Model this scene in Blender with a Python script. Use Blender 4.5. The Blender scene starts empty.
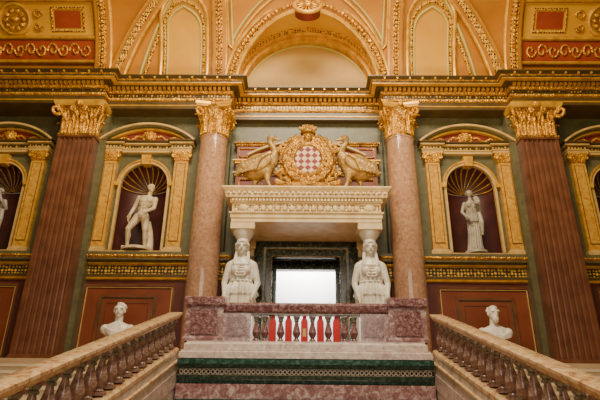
import bpy, bmesh, math, random
from mathutils import Vector, Matrix
random.seed(4)
pi=math.pi
SC=bpy.context.scene
COL=SC.collection

# ------------------------------------------------------------------ materials
def mat(name,c1,c2=None,scale=4,rough=.45,metal=0.0,bump=0.0,bscale=30,style='noise',c3=None,emit=0,dist=0):
    m=bpy.data.materials.new(name); m.use_nodes=True
    nt=m.node_tree; n=nt.nodes; l=nt.links
    b=n['Principled BSDF']; b.inputs['Roughness'].default_value=rough; b.inputs['Metallic'].default_value=metal
    tc=n.new('ShaderNodeTexCoord'); mp=n.new('ShaderNodeMapping'); l.new(tc.outputs['Object'],mp.inputs['Vector'])
    c2=c2 or tuple(x*.75 for x in c1)
    def rgba(c): return (c[0],c[1],c[2],1)
    ra=n.new('ShaderNodeValToRGB'); e=ra.color_ramp.elements
    e[0].color=rgba(c1); e[1].color=rgba(c2)
    if style=='noise':
        t=n.new('ShaderNodeTexNoise'); t.inputs['Scale'].default_value=scale; t.inputs['Detail'].default_value=8; t.inputs['Distortion'].default_value=dist
        l.new(mp.outputs[0],t.inputs['Vector']); l.new(t.outputs['Fac'],ra.inputs[0]); e[0].position=.35; e[1].position=.68
    elif style=='marble':
        t=n.new('ShaderNodeTexNoise'); t.inputs['Scale'].default_value=scale; t.inputs['Detail'].default_value=10; t.inputs['Distortion'].default_value=.8; t.inputs['Roughness'].default_value=.72
        l.new(mp.outputs[0],t.inputs['Vector']); l.new(t.outputs['Fac'],ra.inputs[0]); e[0].position=.38; e[1].position=.62
        x=ra.color_ramp.elements.new(.5); x.color=rgba(c3 or tuple((a+b2)/2 for a,b2 in zip(c1,c2)))
    elif style=='orn':
        t=n.new('ShaderNodeTexVoronoi'); t.inputs['Scale'].default_value=scale; t.inputs['Randomness'].default_value=.25
        l.new(mp.outputs[0],t.inputs['Vector']); l.new(t.outputs['Distance'],ra.inputs[0]); e[0].position=.34; e[1].position=.46
    elif style=='loz':
        t=n.new('ShaderNodeTexChecker'); t.inputs['Scale'].default_value=scale; t.inputs['Color1'].default_value=rgba(c1); t.inputs['Color2'].default_value=rgba(c2)
        mp.inputs['Rotation'].default_value=(0,pi/4,0); mp.inputs['Location'].default_value=(0,.37,0)
        l.new(mp.outputs[0],t.inputs['Vector'])
    if style=='loz': l.new(t.outputs['Color'],b.inputs['Base Color'])
    else: l.new(ra.outputs[0],b.inputs['Base Color'])
    if bump:
        v=n.new('ShaderNodeTexVoronoi'); v.inputs['Scale'].default_value=bscale; l.new(mp.outputs[0],v.inputs['Vector'])
        bp=n.new('ShaderNodeBump'); bp.inputs['Strength'].default_value=bump; bp.inputs['Distance'].default_value=.03
        l.new(v.outputs['Distance'],bp.inputs['Height']); l.new(bp.outputs[0],b.inputs['Normal'])
    return m
OLIVE=mat('olive_marble',(.075,.062,.024),(.12,.10,.04),5,.4,style='marble')
MAROON=mat('maroon_paint',(.075,.015,.007),(.11,.023,.010),3,.35)
MAROON2=mat('maroon_panel',(.15,.034,.013),(.20,.048,.018),2,.3)
DARKMAR=mat('niche_maroon',(.045,.010,.008),(.08,.016,.012),3,.5)
GOLD=mat('gilding',(.78,.38,.03),(.36,.13,.008),9,.34,.5,.7,26)
GOLDS=mat('smooth_gilding',(.80,.42,.04),(.52,.23,.015),5,.36,.4)
GOLDA=mat('antique_gilding',(.54,.26,.03),(.18,.07,.008),8,.33,.5,.7,22)
GOLDP=mat('pale_gilding',(.48,.29,.09),(.26,.13,.035),6,.38,.3,.35,22)
CEILG=mat('ceiling_gold',(.50,.185,.003),(.40,.13,.002),1.4,.5,.1)
CEILP=mat('ceiling_panel',(.66,.32,.012),(.58,.25,.008),1.2,.5,.1)
CEILD=mat('ceiling_dark_gold',(.10,.028,.003),(.70,.34,.02),14,.42,.3,.9,22,style='orn')
CEILR=mat('red_band',(.26,.03,.006),(.32,.045,.008),3.2,.5,0)
CEILGR=mat('ceiling_pale_green',(.56,.46,.12),(.46,.36,.08),2,.5)
LUN=mat('lunette_tan',(.50,.27,.05),(.40,.20,.035),1.5,.55)
ENT=mat('entablature_olive',(.10,.052,.010),(.06,.036,.009),4,.38,.1)
ENTO=mat('entablature_frieze',(.75,.40,.05),(.05,.03,.008),13,.38,.25,style='orn')
CREAM=mat('cream_stone',(.72,.52,.27),(.58,.37,.16),5,.45)
CREAMO=mat('cream_ornament',(.80,.59,.32),(.30,.15,.045),15,.45,0,.6,30,style='orn')
TANS=mat('tan_stone',(.56,.34,.11),(.42,.24,.065),5,.45)
WHITE=mat('white_marble',(.82,.73,.61),(.66,.56,.43),5,.35)
STAT=mat('statue_marble',(.66,.50,.31),(.42,.29,.16),5,.4)
STATG=mat('statue_marble_grey',(.40,.33,.25),(.22,.175,.125),5,.4)
SIENA=mat('siena_marble',(.62,.33,.045),(.38,.155,.015),9,.3,style='marble')
PINK=mat('pink_granite',(.46,.26,.155),(.28,.13,.07),12,.07,c3=(.37,.195,.115),style='marble')
BROWN=mat('brown_scagliola',(.16,.056,.023),(.10,.031,.012),3,.25)
GREEN=mat('green_marble',(.008,.03,.022),(.08,.16,.11),14,.12,c3=(.015,.055,.04),style='marble')
BLACKG=mat('black_green_marble',(.005,.012,.008),(.14,.12,.06),15,.15,c3=(.010,.025,.016),style='marble')
ROUGE=mat('rouge_marble',(.09,.024,.028),(.40,.25,.24),18,.15,c3=(.18,.07,.068),style='marble')
ROUGE2=mat('rouge_grey_marble',(.17,.07,.072),(.50,.38,.36),10,.15,c3=(.27,.135,.13),style='marble')
MAUVE=mat('pale_mauve_marble',(.42,.28,.25),(.72,.61,.52),9,.18,c3=(.58,.44,.38),style='marble')
BALM=mat('baluster_marble',(.15,.07,.05),(.46,.33,.25),14,.18,c3=(.27,.14,.10),style='marble')
ALAB=mat('alabaster',(.78,.55,.30),(.36,.155,.06),9,.2,c3=(.68,.44,.22),style='marble')
PALEM=mat('pale_marble',(.74,.63,.52),(.40,.32,.28),5,.25,c3=(.66,.54,.44),style='marble')
GREYG=mat('grey_green_marble',(.12,.13,.10),(.40,.36,.25),16,.18,c3=(.2,.2,.15),style='marble')
STEP=mat('step_stone',(.60,.48,.33),(.50,.38,.25),4,.5)
FLOOR=mat('floor_stone',(.45,.30,.18),(.34,.22,.12),2,.3,style='marble')
RED=mat('red_lacquer',(.50,.004,.003),(.42,.003,.002),5,.55)
REDP=mat('red_panel',(.15,.016,.008),(.20,.024,.010),4,.42)
LOZ=mat('lozenge_arms',(.17,.003,.002),(.60,.42,.25),9,.6,style='loz')
WHT=mat('white_board',(.93,.92,.9),(.88,.87,.85),2,.6)
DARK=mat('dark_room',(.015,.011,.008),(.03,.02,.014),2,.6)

# ------------------------------------------------------------------ mesh kit
class M:
    def __init__(s,m=None): s.v=[];s.f=[];s.mi=[];s.mats=[];s.cur=0; (s.use(m) if m else None)
    def use(s,m):
        if m not in s.mats: s.mats.append(m)
        s.cur=s.mats.index(m); return s
    def add(s,vs,fs):
        o=len(s.v); s.v+=[tuple(p) for p in vs]
        for f in fs: s.f.append([i+o for i in f]); s.mi.append(s.cur)
    def box(s,x0,x1,y0,y1,z0,z1):
        v=[(x0,y0,z0),(x1,y0,z0),(x1,y1,z0),(x0,y1,z0),(x0,y0,z1),(x1,y0,z1),(x1,y1,z1),(x0,y1,z1)]
        s.add(v,[(0,3,2,1),(4,5,6,7),(0,1,5,4),(1,2,6,5),(2,3,7,6),(3,0,4,7)])
    def grid(s,rows,cu=False,cv=False,cap=False):
        nr=len(rows);nc=len(rows[0]);vs=[p for r in rows for p in r];fs=[]
        for i in range(nr if cv else nr-1):
            for j in range(nc if cu else nc-1):
                a=i*nc+j;b=i*nc+(j+1)%nc;c=((i+1)%nr)*nc+(j+1)%nc;d=((i+1)%nr)*nc+j
                fs.append((a,b,c,d))
        if cap: fs.append(tuple(range(nc))[::-1]); fs.append(tuple((nr-1)*nc+j for j in range(nc)))
        s.add(vs,fs)
    def lathe(s,prof,c=(0,0,0),n=24):
        rows=[[(c[0]+r*math.cos(2*pi*j/n),c[1]+r*math.sin(2*pi*j/n),c[2]+z) for j in range(n)] for r,z in prof]
        s.grid(rows,cu=True,cap=True)
    def loft(s,rings,n=64,nf=12):
        rows=[]
        for z,cx,cy,rx,ry,amp in rings:
            rows.append([(cx+rx*(1+amp*math.sin(nf*2*pi*j/n+1.3*math.sin(5*j/n*2*pi)))*math.cos(2*pi*j/n),
                          cy+ry*(1+amp*math.sin(nf*2*pi*j/n+1.3*math.sin(5*j/n*2*pi)))*math.sin(2*pi*j/n),z) for j in range(n)])
        s.grid(rows,cu=True,cap=True)
    def sqloft(s,rings):
        rows=[[(cx-hx,cy-hy,z),(cx+hx,cy-hy,z),(cx+hx,cy+hy,z),(cx-hx,cy+hy,z)] for z,hx,hy,cx,cy in rings]
        s.grid(rows,cu=True,cap=True)
    def ell(s,c,r,rot=(0,0,0),n=14,k=9):
        R=Matrix.Rotation(rot[2],3,'Z')@Matrix.Rotation(rot[1],3,'Y')@Matrix.Rotation(rot[0],3,'X'); rows=[]
        for i in range(k+1):
            a=-pi/2+pi*(i+.02)/(k+.04)
            rows.append([Vector(c)+R@Vector((r[0]*math.cos(a)*math.cos(2*pi*j/n),r[1]*math.cos(a)*math.sin(2*pi*j/n),r[2]*math.sin(a))) for j in range(n)])
        s.grid(rows,cu=True,cap=True)
    def tube(s,pts,r,n=8,closed=False,flat=1.0):
        P=[Vector(p) for p in pts];rows=[];N=len(P)
        up=None
        for i,p in enumerate(P):
            a=P[i-1] if (i>0 or closed) else P[i]; b=P[(i+1)%N] if (i<N-1 or closed) else P[i]
            t=(b-a).normalized()
            if up is None: up=Vector((0,0,1)) if abs(t.z)<.9 else Vector((0,1,0))
            u=(up-t*up.dot(t))
            if u.length<1e-4: u=Vector((0,1,0))
            u.normalize(); up=u; w=t.cross(u)
            rr=r[i] if isinstance(r,(list,tuple)) else r
            rows.append([p+u*rr*math.cos(2*pi*j/n)+w*rr*flat*math.sin(2*pi*j/n) for j in range(n)])
        s.grid(rows,cu=True,cv=closed,cap=not closed)
    def cap(s,p0,p1,r0,r1):
        s.tube([p0,p1],[r0,r1],12); s.ell(p0,(r0,)*3,n=12,k=8); s.ell(p1,(r1,)*3,n=12,k=8)
    def prism(s,poly,y0,y1):
        n=len(poly); v=[(x,y0,z) for x,z in poly]+[(x,y1,z) for x,z in poly]
        s.add(v,[tuple(range(n)),tuple(range(2*n-1,n-1,-1))]+[(i,i+n,(i+1)%n+n,(i+1)%n) for i in range(n)])
    def arc(s,cx,cz,r0,r1,a0,a1,y0,y1,n=32):
        rows=[]
        for i in range(n+1):
            a=a0+(a1-a0)*i/n; c,d=math.cos(a),math.sin(a)
            rows.append([(cx+r0*c,y0,cz+r0*d),(cx+r1*c,y0,cz+r1*d),(cx+r1*c,y1,cz+r1*d),(cx+r0*c,y1,cz+r0*d)])
        s.grid(rows,cu=True,cap=True)
    def sweep(s,path,prof):
        P=[Vector(p) for p in path];rows=[]
        for i,p in enumerate(P):
            ns=[]
            if i>0: d=(p-P[i-1]).normalized(); ns.append(Vector((d.y,-d.x)))
            if i<len(P)-1: d=(P[i+1]-p).normalized(); ns.append(Vector((d.y,-d.x)))
            m=ns[0] if len(ns)==1 else (ns[0]+ns[1])/(1+ns[0].dot(ns[1]))
            rows.append([(p.x+m.x*o,p.y+m.y*o,z) for o,z in prof])
        s.grid(rows)
    def leaf(s,px,py,nx,ny,w,h,z0,curl):
        rows=[]; tx,ty=-ny,nx
        for i in range(8):
            q=i/7; z=z0+h*math.sin(q*pi*.62); o=.01+curl*q**2.2
            ww=w*(.55+.5*math.sin(pi*min(q*1.1,1)))*(1-q**5*.8)
            rows.append([(px+tx*ww*e+nx*(o+c),py+ty*ww*e+ny*(o+c),z-(abs(e)*.05*h)) for e,c in((-.5,-.02),(-.3,.02),(0,.0),(.3,.02),(.5,-.02))])
        s.grid(rows)
    def make(s,name,parent=None,loc=(0,0,0),label=None,kind=None,sharp=35,smooth=True):
        me=bpy.data.meshes.new(name); me.from_pydata(s.v,[],s.f)
        for m in s.mats: me.materials.append(m)
        for p,i in zip(me.polygons,s.mi): p.material_index=i
        bm=bmesh.new(); bm.from_mesh(me); bmesh.ops.recalc_face_normals(bm,faces=bm.faces); bm.to_mesh(me); bm.free()
        if smooth:
            me.shade_smooth(); me.set_sharp_from_angle(angle=math.radians(sharp))
        o=bpy.data.objects.new(name,me); COL.objects.link(o); o.location=loc
        if parent: o.parent=parent
        if label: o['label']=label
        if kind: o['kind']=kind
        return o
    def blob(s,name,parent=None,loc=(0,0,0),vox=.012,label=None,it=3):
        o=s.make('tmp',smooth=False)
        r=o.modifiers.new('r','REMESH'); r.mode='VOXEL'; r.voxel_size=vox
        k=o.modifiers.new('s','SMOOTH'); k.iterations=it; k.factor=.5
        dg=bpy.context.evaluated_depsgraph_get(); me=bpy.data.meshes.new_from_object(o.evaluated_get(dg))
        bpy.data.objects.remove(o); me.name=name
        me.materials.clear(); me.materials.append(s.mats[0])
        me.shade_smooth()
        q=bpy.data.objects.new(name,me); COL.objects.link(q); q.location=loc
        if parent: q.parent=parent
        if label: q['label']=label
        return q
def thing(name,label,cat,loc=(0,0,0),group=None,rz=0):
    e=bpy.data.objects.new(name,None); COL.objects.link(e); e.location=loc; e.rotation_euler[2]=rz; e.empty_display_size=.1
    e['label']=label; e['category']=cat
    if group: e['group']=group
    return e
def dup(t,loc,label=None):
    e=t.copy(); COL.objects.link(e); e.location=loc
    if label: e['label']=label
    def rec(a,b):
        for c in a.children:
            if c is b: continue
            k=c.copy(); COL.objects.link(k); k.parent=b; rec(c,k)
    rec(t,e)
    return e
def struct(m,name,sharp=35): return m.make(name,kind='structure',sharp=sharp)

GF=1.15      # gallery floor
# ------------------------------------------------------------------ walls
def wallcells(m,xs,zs,y0,y1,skip):
    for i in range(len(xs)-1):
        for j in range(len(zs)-1):
            cx=(xs[i]+xs[i+1])/2; cz=(zs[j]+zs[j+1])/2
            if skip(cx,cz): continue
            m.use(MAROON if cz<3.2 else OLIVE); m.box(xs[i],xs[i+1],y0,y1,zs[j],zs[j+1])
w=M(OLIVE)
NX=[4.0,7.58]
xs=sorted([-9.5,9.5,-1.95,1.95]+[s*(c+d) for s in(-1,1) for c in NX for d in(-.66,.66)])
zs=[-1.6,3.2,3.86,6.3,8.6]
wallcells(w,[x for x in xs if x<=-1.95],zs,0,.8,lambda x,z:3.86<z<6.3 and any(abs(abs(x)-c)<.6 for c in NX))
wallcells(w,[x for x in xs if x>=1.95],zs,0,.8,lambda x,z:3.86<z<6.3 and any(abs(abs(x)-c)<.6 for c in NX))
wallcells(w,[-1.95,-.84,.84,1.95],[-1.6,GF,3.2,3.94,8.3],.3,.8,lambda x,z:abs(x)<.8 and GF<z<3.94)
w.use(LUN); w.box(-2.15,2.15,.35,.8,8.3,10.8)
struct(w,'wall_back')
for s,nm in((-1,'left'),(1,'right')):
    w=M(OLIVE); w.box(s*9.5,s*9.8,-14,.8,3.2,12); w.use(MAROON); w.box(s*9.5,s*9.8,-14,.8,-1.6,3.2)
    struct(w,'wall_'+nm)
w=M(FLOOR); w.box(-9.5,9.5,-14,-2.55,-1.75,-1.6); w.box(-9.5,9.5,-2.44,.0,GF-.25,GF); w.box(-1.9,1.9,0,.3,GF-.25,GF); w.box(-3.2,3.2,.3,5,GF-.25,GF)
struct(w,'floor')
w=M(OLIVE)
for s in(-1,1): w.box(s*5.64-.62,s*5.64+.62,-.28,0,GF,7.55)
struct(w,'trim_1')
# ------------------------------------------------------------------ entablature
path=[(-9.5,-.65),(-5.12,-.65),(-5.12,-.4),(-1.95,-.4),(-1.95,.1),(1.95,.1),(1.95,-.4),(5.12,-.4),(5.12,-.65),(9.5,-.65)]
w=M(ENT)
w.sweep(path,[(-.75,7.55),(0,7.55),(0,7.62)])
w.use(GOLDS); w.sweep(path,[(0,7.62),(.02,7.63),(.02,7.65)])
w.use(ENT); w.sweep(path,[(.02,7.65),(.02,7.75)])
w.use(GOLD); w.sweep(path,[(.02,7.75),(.06,7.77),(.07,7.80),(.07,7.82),(0,7.82)])
w.use(ENTO); w.sweep(path,[(0,7.82),(0,7.98)])
w.use(GOLD); w.sweep(path,[(0,7.98),(.04,7.99),(.07,8.03),(.07,8.05)])
w.use(ENT); w.sweep(path,[(.07,8.05),(.07,8.12),(.2,8.125)])
w.use(GOLDS); w.sweep(path,[(.2,8.125),(.3,8.13),(.3,8.15)])
w.use(ENT); w.sweep(path,[(.3,8.15),(.31,8.2)])
w.use(GOLD); w.sweep(path,[(.31,8.2),(.34,8.22)])
w.use(ENT); w.sweep(path,[(.34,8.22),(.38,8.25),(.42,8.27),(.42,8.3),(-.5,8.3)])
struct(w,'trim_2')
w=M(GOLDS)
for a,b in zip(path,path[1:]):
    if abs(a[1]-b[1])>.01: continue
    n=int((b[0]-a[0])/.115)
    for i in range(n):
        x=a[0]+(i+.5)*(b[0]-a[0])/n; w.box(x-.034,x+.034,a[1]-.15,a[1]-.06,8.055,8.12)
    n=int((b[0]-a[0])/.3)
    for i in range(n+1):
        x=a[0]+i*(b[0]-a[0])/n; w.box(x-.02,x+.02,a[1]-.40,a[1]-.33,8.215,8.265)
struct(w,'trim_3')
# dado cornice
w=M(ENT)
for pth in([(-9.5,0),(-1.95,0),(-1.95,.3),(-1.22,.3)],[(1.22,.3),(1.95,.3),(1.95,0),(9.5,0)]):
    w.use(GOLDS); w.sweep(pth,[(0,3.18),(.05,3.2),(.07,3.24)])
    w.use(ENT); w.sweep(pth,[(.07,3.24),(.05,3.26),(.05,3.32)])
    w.use(ENTO); w.sweep(pth,[(.05,3.32),(.05,3.52)])
    w.use(GOLDS); w.sweep(pth,[(.05,3.52),(.10,3.55),(.10,3.58)])
    w.use(OLIVE); w.sweep(pth,[(.10,3.58),(.2,3.62),(.2,3.66)])
    w.use(GOLD); w.sweep(pth,[(.2,3.66),(.24,3.70),(.24,3.73)])
    w.use(OLIVE); w.sweep(pth,[(.24,3.73),(.24,3.8),(0,3.8)])
struct(w,'trim_4')
def rectframe(m,x0,x1,z0,z1,t,y0,y1):
    m.box(x0,x1,y0,y1,z0,z0+t); m.box(x0,x1,y0,y1,z1-t,z1); m.box(x0,x0+t,y0,y1,z0+t,z1-t); m.box(x1-t,x1,y0,y1,z0+t,z1-t)
w=M(MAROON2)
for s in(-1,1):
    for c in NX:
        x=s*c
        w.use(BROWN); rectframe(w,x-1.04,x+1.04,1.42,3.08,.05,-.06,0)
        w.use(MAROON2); w.box(x-.96,x+.96,-.02,0,1.5,3.0)
        w.use(TANS); rectframe(w,x-.98,x+.98,1.48,3.02,.018,-.045,0)
        w.use(BROWN); rectframe(w,x-.66,x+.66,1.62,2.84,.07,-.07,-.02)
        w.use(OLIVE); rectframe(w,x-.585,x+.585,1.695,2.765,.02,-.05,-.02)
        w.use(MAROON2); w.box(x-.56,x+.56,-.05,-.02,1.72,2.74)
        w.use(BROWN); rectframe(w,x-.48,x+.48,1.80,2.66,.02,-.06,-.05)
    w.use(MAROON2); w.box(min(s*2.0,s*2.75),max(s*2.0,s*2.75),-.03,0,1.5,3.0)
struct(w,'trim_5')
w=M(MAROON)
for s in(-1,1): w.sweep([(-9.5,0),(-1.95,0)] if s<0 else [(1.95,0),(9.5,0)],[(.1,GF),(.1,GF+.18),(.05,GF+.24),(0,GF+.26)])
w.make('baseboard_back',kind='structure')

# ------------------------------------------------------------------ ceiling
R=3.2
def cp(x,t,off=0): return (x,-.1-R+(R-off)*math.cos(t),8.3+(R-off)*math.sin(t))
CZ=8.45; LR=1.92
w=M(CEILG)
NXc=190; NT=60
for i in range(NXc):
    for j in range(NT):
        x0=-9.5+19*i/NXc; x1=-9.5+19*(i+1)/NXc; t0=pi/2*j/NT; t1=pi/2*(j+1)/NT
        p=cp((x0+x1)/2,(t0+t1)/2)
        if p[0]**2+(p[2]-CZ)**2<(LR-.02)**2 or (p[2]<CZ and abs(p[0])<LR-.02): continue
        w.add([cp(x0,t0),cp(x1,t0),cp(x1,t1),cp(x0,t1)],[(0,1,2,3)])
def covey(z):
    s=max(0,min(1,(z-8.3)/R)); return -.1-R+R*math.sqrt(1-s*s)
rows=[]; w.use(CEILP)
for i in range(49):
    a=pi*i/48; x=LR*math.cos(a); z=CZ+LR*math.sin(a); ye=covey(z)
    rows.append([(x,.5+(ye-.5)*k/8,z) for k in range(9)])
w.grid(rows)
w.use(CEILG); w.box(-9.5,9.5,-3.6,-3.3,11.5,11.6)
struct(w,'ceiling')
def band(m,xf,t0,t1,wd,th,n=30):
    rows=[]
    for i in range(n+1):
        t=t0+(t1-t0)*i/n; x=xf(t)
        rows.append([cp(x-wd/2,t,0),cp(x-wd/2,t,th),cp(x+wd/2,t,th),cp(x+wd/2,t,0)])
    m.grid(rows)
def line(m,pts,r=.025,closed=False,off=.02): m.tube([cp(x,t,off) for x,t in pts],r,8,closed)
def patch(m,pf,off,n=20):
    m.grid([[cp(a+(b-a)*k/8,t,off) for k in range(9)] for a,b,t in (pf(i/n) for i in range(n+1))])
w=M(CEILG)
for s in(-1,1):
    for X,wd in((2.34,.32),(5.45,.38)):
        f=lambda t,X=X:s*X
        w.use(CEILG); band(w,f,0,1.5,wd,.18); w.use(CEILD); band(w,f,0,1.5,wd*.5,.20)
        w.use(GOLDS)
        for d in(-.5,.5): line(w,[(s*X+d*wd,t*.05) for t in range(30)],.055,off=.10)
        w.use(GOLD)
        for k in range(2,34): w.ell(cp(s*X,k*.035,.21),(.05,.05,.05),n=8,k=5)
    a,b=2.68,3.92; t0,t1=.12,.62
    def pf(q,sh=0):
        t=t0+(.84-t0)*q; h=(b-a)/2; c=(a+b)/2
        e=0 if t<t1 else (t-t1)/(.84-t1)
        hw=h*math.sqrt(max(0,1-e*e)); return (s*(c-hw),s*(c+hw),t)
    w.use(CEILP); patch(w,pf,.03,30)
    for sh,rr,mm in((0,.06,GOLDS),(.10,.04,CEILD),(.17,.025,CEILGR)):
        L=[];Rr=[]
        for q in range(31):
            x0,x1,t=pf(q/30); c=(x0+x1)/2; hw=max(0,abs(x1-x0)/2-sh)
            tt=t0+(t-t0)*(1-sh*.9)
            L.append((c-hw,tt)); Rr.append((c+hw,tt))
        w.use(mm); line(w,L+Rr[::-1],rr,off=.05)
    g=lambda t:s*(5.10-.25*t-1.55*t*t)
    w.use(CEILG); band(w,g,.05,1.2,.36,.20)
    w.use(CEILD); band(w,g,.05,1.2,.18,.23)
    w.use(GOLDS)
    for d in(-.19,.19): line(w,[(g(t*.04)+d,t*.04) for t in range(1,30)],.055,off=.13)
    g2=lambda t:s*(4.52-.2*t-1.2*t*t)
    w.use(CEILGR); line(w,[(g2(t*.04),t*.04) for t in range(1,30)],.035,off=.03)
    w.use(CEILD); line(w,[(g2(t*.04)-s*.13,t*.04) for t in range(1,30)],.05,off=.03)
    for ins,mm,rr in((0,GOLDS,.04),(.1,CEILGR,.03)):
        pts=[(2.12-ins,.42+ins*1.2),(2.12-ins,.86)]
        for i in range(10):
            a2=math.radians(70-i*5); x=(2.22+ins)*math.cos(a2); z=CZ+(2.27+ins)*math.sin(a2); t=math.asin(min(1,(z-8.3)/R)); pts.append((min(x,2.1-ins),t+.03))
        w.use(mm); line(w,[(s*x,t) for x,t in pts],rr,True)
    # outer arch soffit bands
    w.use(CEILR); w.grid([[cp(s*(5.75+3.7*k/10),.28+.17*j/4,.04) for k in range(11)] for j in range(5)])
    w.use(GOLD)
    def scroll(xc,tc,r,dr,tu,th=.024,turns=2.2):
        pts=[]
        for i in range(14):
            q=i/13; an=q*pi*turns; rr=r*(1-.75*q); pts.append((s*(xc+dr*rr*math.cos(an)),tc+tu*rr/R*1.6*math.sin(an)))
        line(w,pts,th,off=.06)
    for k in range(12):
        scroll(5.95+.3*k,.365,.14,1,.9 if k%2 else -.9,.028)
        w.ell(cp(s*(6.1+.3*k),.365,.06),(.035,.03,.05),n=8,k=5)
    w.use(GOLDS)
    for t in(.26,.47): line(w,[(s*(5.7+3.8*k/10),t) for k in range(11)],.055,off=.05)
    w.use(CEILP); w.grid([[cp(s*(5.75+3.7*k/10),.49+.27*j/4,.03) for k in range(11)] for j in range(5)])
    c=7.85
    w.use(GOLDS); w.tube([(cp(s*(c+.40*math.cos(a)),.62+.125*math.sin(a),.06)) for a in[2*pi*i/28 for i in range(28)]],.05,8,True)
    w.use(GOLD); p=cp(s*c,.62,.07); w.ell(p,(.14,.08,.14),(-.6,0,0))
    for k in range(10): a3=k*2*pi/10; w.ell((p[0]+.24*math.cos(a3),p[1]-.12*math.sin(a3),p[2]+.20*math.sin(a3)),(.08,.05,.08))
    for e in(-1,1):
        scroll(c+e*.62,.66,.14,e,.55,.03); scroll(c+e*.62,.56,.13,e,-.55,.03)
    w.use(CEILD); line(w,[(s*6.0,.53),(s*6.85,.53),(s*6.85,.71),(s*6.0,.71)],.05,True)
    w.use(CEILR); w.grid([[cp(s*(6.08+.7*k/6),.55+.14*j/4,.045) for k in range(7)] for j in range(5)])
    w.use(CEILD); w.grid([[cp(s*(5.75+3.7*k/10),.80+.12*j/4,.05) for k in range(11)] for j in range(5)])
    w.use(GOLDS)
    for t in(.78,.93): line(w,[(s*(5.7+3.8*k/10),t) for k in range(11)],.055,off=.05)
struct(w,'trim_6')
w=M(GOLD)
w.use(CEILD); w.arc(0,CZ,LR-.12,LR-.01,0,pi,.12,.36,48)
w.use(GOLDS); w.arc(0,CZ,LR-.16,LR-.10,0,pi,.10,.36,48); w.arc(0,CZ,LR-.06,LR,0,pi,-.05,.36,48)
w.use(CEILD); w.arc(0,CZ,LR-.05,LR+.01,0,pi,-.18,-.05,48)
w.use(CEILGR); w.arc(0,CZ,LR-.24,LR-.21,0,pi,.32,.36,48)
w.use(GOLDS)
P61=[(pi*i/60) for i in range(61)]
def gr(r,dy=0): return [(r*math.cos(a),min(.1,covey(CZ+LR*math.sin(a))+dy),CZ+r*math.sin(a)) for a in P61]
w.tube(gr(LR),.07,8); w.tube(gr(LR+.26,-.12),.055,8)
w.use(CEILD); w.grid([[a,b] for a,b in zip(gr(LR+.02,-.03),gr(LR+.26,-.10))])
w.use(GOLD)
GQ=gr(LR+.13,-.12)
for i in range(1,60): w.ell(GQ[i],(.06,.05,.06),n=8,k=5)
struct(w,'trim_7')
bo=thing('ceiling_boss','gilded sunflower rosette boss at the crown of the arch','ceiling rosette',(0,-1.30,10.10))
m=M(GOLD); m.ell((0,-.04,0),(.12,.10,.12))
m.use(GOLDS); m.tube([(.34*math.cos(a),0,.34*math.sin(a)) for a in[2*pi*i/36 for i in range(36)]],.055,8,True)
m.use(REDP); m.arc(0,0,.02,.33,0,2*pi,.05,.26,40)
m.use(GOLDS)
for k in range(14):
    a=2*pi*k/14; m.ell((.20*math.cos(a),.0,.20*math.sin(a)),(.10,.035,.030),(0,-a,0),n=8,k=6)
o=m.make('rosette',bo); o.rotation_euler[0]=math.radians(-20)

# ------------------------------------------------------------------ columns
def corinth_round(m,r,z0,h):
    m.use(GOLDA); m.lathe([(r*.98,z0),(r*1.05,z0+.02),(r*1.05,z0+.05),(r*.93,z0+.06),(r*.93,z0+h*.5),(r*1.02,z0+h*.78),(r*1.18,z0+h*.88)],n=28)
    m.use(GOLD)
    for row,(hh,off,cu) in enumerate(((.42,0,.15),(.70,.5,.20))):
        for k in range(8):
            a=2*pi*(k+off)/8; nx,ny=math.cos(a),math.sin(a)
            m.leaf(r*.94*nx,r*.94*ny,nx,ny,.23,h*hh,z0+.05,cu)
    for k in range(4):
        a=pi/4+k*pi/2; nx,ny=math.cos(a),math.sin(a); R0=r*1.42
        c=Vector((nx*R0,ny*R0,z0+h*.74)); pts=[]
        for i in range(16):
            q=i/15; an=q*pi*2.6; rr=.15*(1-q*.75)
            pts.append(c+Vector((nx,ny,0))*rr*math.cos(an+pi*.5)+Vector((0,0,rr*math.sin(an+pi*.5))))
        pts=[Vector((nx*r*.95,ny*r*.95,z0+h*.5))]+pts
        m.tube(pts,.038,6)
    for k in range(4):
        a=k*pi/2; m.ell((math.cos(a)*r*1.22,math.sin(a)*r*1.22,z0+h*.92),(.07,.07,.07))
    m.use(GOLDS); A=r*1.5; ring=[]
    for k in range(4):
        a0=pi/4+k*pi/2
        for i in range(8):
            q=i/8; a=a0+q*pi/2
            sqr=A/max(abs(math.cos(a)),abs(math.sin(a)))*.86; dd=1-.16*math.sin(pi*q)
            ring.append((sqr*dd*math.cos(a),sqr*dd*math.sin(a)))
    m.grid([[(x*f,y*f,z) for x,y in ring] for z,f in((z0+h*.86,.93),(z0+h*.92,.97),(z0+h*.93,1.0),(z0+h,1.0))],cu=True,cap=True)
cz0,ch=6.66,.89
col=thing('column','polished pink granite round column with gilded leafy capital','column',(-2.305,-.35,GF),group='gallery columns')
m=M(PINK); H=cz0-GF
m.lathe([(.365,.32),(.37,.36),(.36,.42)]+[(.36-.032*(i/10)**1.6,.42+(H-.46)*i/10) for i in range(11)]+[(.345,H-.03),(.345,H)],n=40); m.make('shaft',col)
m=M(CREAM); m.box(-.5,.5,-.5,.5,0,.14); m.lathe([(.48,.14),(.5,.18),(.48,.22),(.42,.24),(.42,.27),(.45,.29),(.43,.33),(.37,.34)],n=32); m.make('base',col)
m=M(); corinth_round(m,.345,0,ch); m.make('capital',col,(0,0,H),label='gilded capital with curling acanthus leaves')
dup(col,(2.305,-.35,GF))
pil=thing('pilaster','tall reddish brown fluted pilaster with gilded leafy capital','pilaster',(-5.64,-.28,GF),group='fluted pilasters')
m=M(BROWN)
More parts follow.
